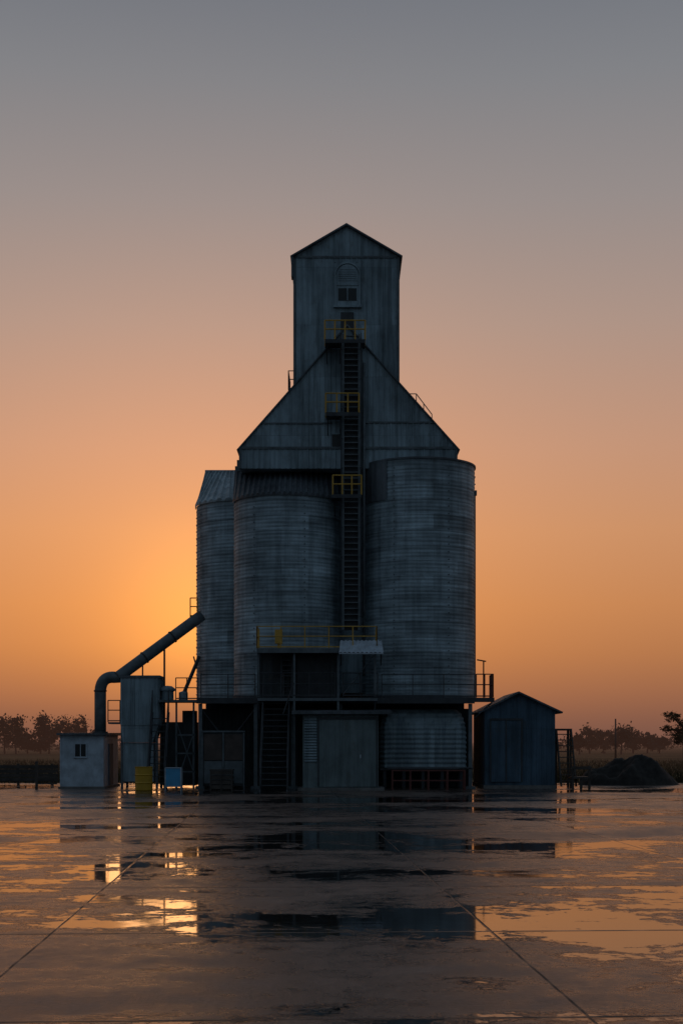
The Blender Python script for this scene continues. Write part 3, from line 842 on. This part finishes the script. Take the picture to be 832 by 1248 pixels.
grit = noise(nt, obj, 70, 2, 0.6)
cc = mixc(nt, ramp(nt, mid, [(0.3, 0.0), (0.7, 1.0)]), (0.10, 0.074, 0.062), (0.27, 0.20, 0.168))
cc = mixc(nt, 1.0, cc, ramp(nt, fine, [(0.3, 0.45), (0.7, 1.5)]), 'MULTIPLY')
cc = mixc(nt, 1.0, cc, ramp(nt, wn.outputs["Value"], [(0, 0.75), (1, 1.2)]), 'MULTIPLY')
cc = mixc(nt, damp, cc, mixc(nt, 1.0, cc, (0.42, 0.39, 0.37), 'MULTIPLY'))
cc = mixc(nt, puddle, cc, (0.012, 0.011, 0.010))
cc = mixc(nt, seamm, cc, (0.012, 0.011, 0.01))
nt.links.new(cc, b.inputs["Base Color"])
rg = ramp(nt, math_n(nt, 'ADD', math_n(nt, 'MULTIPLY', mid, 0.6), math_n(nt, 'MULTIPLY', fine, 0.4)), [(0.3, 0.26), (0.7, 0.56)])
rgd = ramp(nt, mid, [(0.3, 0.14), (0.7, 0.32)])
rg = mixc(nt, damp, rg, rgd)
rg = mixc(nt, puddle, rg, (0.055, 0.055, 0.055))
rg = mixc(nt, seamm, rg, (0.7, 0.7, 0.7))
nt.links.new(rg, b.inputs["Roughness"])
b.inputs["IOR"].default_value = 1.33
spc = mixc(nt, puddle, mixc(nt, damp, (0.42, 0.42, 0.42), (0.6, 0.6, 0.6)), (0.62, 0.62, 0.62))
nt.links.new(spc, b.inputs["Specular IOR Level"])
hh = math_n(nt, 'ADD', math_n(nt, 'MULTIPLY', fine, 0.9), math_n(nt, 'MULTIPLY', grit, 0.35))
hh = math_n(nt, 'ADD', hh, math_n(nt, 'MULTIPLY', mid, 0.8))
inv = math_n(nt, 'SUBTRACT', 1.0, puddle)
inv = math_n(nt, 'MULTIPLY', inv, math_n(nt, 'SUBTRACT', 1.0, math_n(nt, 'MULTIPLY', damp, 0.5)))
rip = noise(nt, mapping(nt, obj, scale=(2, 5, 1)), 1.0, 3)
hh = math_n(nt, 'ADD', math_n(nt, 'MULTIPLY', hh, inv), math_n(nt, 'MULTIPLY', rip, 0.06))
hh = math_n(nt, 'SUBTRACT', hh, math_n(nt, 'MULTIPLY', seamm, 0.5))
nt.links.new(bump(nt, hh, 0.6, 0.02), b.inputs["Normal"])
mb = MB()
mb.v += [(-90, -30, 0), (90, -30, 0), (90, 69, 0), (-90, 69, 0)]; mb.face([0, 1, 2, 3])
mb.obj("concrete_pavement", m)

m, nt, b = nmat("field_soil_grass")
tc = N(nt, "ShaderNodeTexCoord"); obj = tc.outputs["Object"]
f1 = noise(nt, mapping(nt, obj, scale=(0.03, 0.1, 1)), 1.0, 6, 0.6); f2 = noise(nt, obj, 1.5, 4)
c = mixc(nt, ramp(nt, f1, [(0.35, 0.0), (0.65, 1.0)]), (0.065, 0.05, 0.028), (0.16, 0.12, 0.06))
c = mixc(nt, 1.0, c, ramp(nt, f2, [(0.3, 0.6), (0.7, 1.2)]), 'MULTIPLY')
nt.links.new(c, b.inputs["Base Color"]); b.inputs["Roughness"].default_value = 0.95
b.inputs["Specular IOR Level"].default_value = 0.05
nt.links.new(bump(nt, f2, 0.8, 0.2), b.inputs["Normal"])
mb = MB(); mb.v += [(-6000, -3000, -0.03), (6000, -3000, -0.03), (6000, 9000, -0.03), (-6000, 9000, -0.03)]; mb.face([0, 1, 2, 3])
mb.obj("field", m)
mb = MB(); rng = random.Random(21)
for _ in range(30000):
    y_ = 69.2+ (rng.random()**1.7)*80; x_ = rng.uniform(-0.27, 0.27)*y_*1.15
    if y_ < 76 and -7.5 < x_ < 10.5: continue
    h = rng.uniform(0.12, 0.42)*(0.6+0.9*mn.noise(Vector((x_*0.2, y_*0.2, 0)))+0.3); a = rng.uniform(0, 6.28); w = 0.035
    lx, ly = rng.gauss(0, 0.12), rng.gauss(0, 0.12); o = len(mb.v)
    mb.v += [(x_-w*math.cos(a), y_-w*math.sin(a), -0.03), (x_+w*math.cos(a), y_+w*math.sin(a), -0.03), (x_+lx, y_+ly, max(0.05, h))]
    mb.face([o, o+1, o+2])
mb.obj("field_grass", M_GRASS)
m = bpy.data.materials.new("mist"); m.use_nodes = True; nt = m.node_tree; nt.nodes.clear()
out = N(nt, "ShaderNodeOutputMaterial"); ab = N(nt, "ShaderNodeVolumeAbsorption"); em = N(nt, "ShaderNodeEmission"); ad = N(nt, "ShaderNodeAddShader")
SG = 0.0008
ab.inputs["Color"].default_value = (0, 0, 0, 1); ab.inputs["Density"].default_value = SG
em.inputs["Color"].default_value = (0.20, 0.095, 0.066, 1); em.inputs["Strength"].default_value = SG  # haze light put in as emission, in place of scattered sky light
nt.links.new(ab.outputs[0], ad.inputs[0]); nt.links.new(em.outputs[0], ad.inputs[1]); nt.links.new(ad.outputs[0], out.inputs["Volume"])
mb = MB(); mb.box(-1500, 1500, 80, 1400, 0.0, 8.0); mb.obj("mist", m)

# ================================================================== light
SUN_AZ = math.radians(-5.1); SUN_EL = math.radians(4.7)
sd = Vector((math.sin(SUN_AZ)*math.cos(SUN_EL), math.cos(SUN_AZ)*math.cos(SUN_EL), math.sin(SUN_EL)))
w = bpy.data.worlds.new("World"); scene.world = w; w.use_nodes = True
nt = w.node_tree; bg = nt.nodes["Background"]
tc = N(nt, "ShaderNodeTexCoord"); nv = N(nt, "ShaderNodeVectorMath", operation='NORMALIZE'); nt.links.new(tc.outputs["Generated"], nv.inputs[0])
sp = N(nt, "ShaderNodeSeparateXYZ"); nt.links.new(nv.outputs[0], sp.inputs[0])
def s2l(c): return tuple(((v/255)/12.92 if v/255 <= 0.04045 else ((v/255+0.055)/1.055)**2.4) for v in c)
stops = [(905, (118,80,69)), (880, (132,89,72)), (850, (151,100,74)), (800, (174,115,76)), (740, (190,128,84)), (650, (196,140,102)), (550, (189,144,119)), (400, (168,144,133)), (250, (146,138,137)), (100, (126,128,133)), (0, (114,118,126))]
st = [(0.0, s2l((118,80,69)))]
for py, c in stops[1:]: st.append((math.sin(math.atan((905-py)/F)), s2l(c)))
st += [(0.7, (0.10, 0.125, 0.16)), (1.0, (0.078, 0.105, 0.145))]
front = ramp(nt, sp.outputs[2], st)
back = ramp(nt, sp.outputs[2], [(0.0, (0.046, 0.064, 0.084)), (0.15, (0.078, 0.108, 0.139)), (0.5, (0.084, 0.119, 0.159)), (1.0, (0.078, 0.11, 0.15))])
fb = ramp(nt, math_n(nt, 'MULTIPLY_ADD', sp.outputs[1], 0.5, 0.5), [(0.40, 0.0), (0.95, 1.0)], 'EASE')
base = mixc(nt, fb, back, front)
dt = N(nt, "ShaderNodeVectorMath", operation='DOT_PRODUCT'); nt.links.new(nv.outputs[0], dt.inputs[0]); dt.inputs[1].default_value = sd
dot = math_n(nt, 'MAXIMUM', dt.outputs["Value"], 0.0)
g1 = math_n(nt, 'POWER', dot, 50.0); g2 = math_n(nt, 'POWER', dot, 480.0)
hz = ramp(nt, sp.outputs[2], [(0.0, 0.3), (0.07, 1.0)])
gl1 = mixc(nt, 1.0, (0.22, 0.058, 0.0), math_n(nt, 'MULTIPLY', g1, hz), 'MULTIPLY')
gl2 = mixc(nt, 1.0, (0.42, 0.17, 0.02), math_n(nt, 'MULTIPLY', g2, hz), 'MULTIPLY')
tot = mixc(nt, 1.0, mixc(nt, 1.0, base, gl1, 'ADD'), gl2, 'ADD')
sky = N(nt, "ShaderNodeTexSky", sky_type='NISHITA'); sky.sun_disc = False
sky.sun_elevation = SUN_EL; sky.sun_rotation = SUN_AZ; sky.dust_density = 4.0; sky.air_density = 1.5
skm = mixc(nt, 1.0, sky.outputs[0], (0.003, 0.003, 0.003), 'MULTIPLY')
tot = mixc(nt, 1.0, tot, skm, 'ADD')
nt.links.new(tot, bg.inputs["Color"]); bg.inputs["Strength"].default_value = 1.0
sun = bpy.data.lights.new("sun", 'SUN'); sun.energy = 0.04; sun.angle = math.radians(9); sun.color = (1.0, 0.5, 0.2)
so = bpy.data.objects.new("sun", sun); scene.collection.objects.link(so)
so.rotation_euler = sd.to_track_quat('Z', 'Y').to_euler()

# ================================================================== camera
cam = bpy.data.cameras.new("camera"); co = bpy.data.objects.new("camera", cam); scene.collection.objects.link(co)
co.location = (0, 0, CH); co.rotation_euler = (math.radians(90), 0, 0)
cam.sensor_width = 36; cam.lens = F/1248*36; cam.shift_y = (905-624)/1248.0
cam.clip_end = 20000; cam.clip_start = 0.1
scene.camera = co
scene.view_settings.view_transform = 'Standard'; scene.view_settings.look = 'None'; scene.view_settings.exposure = 0
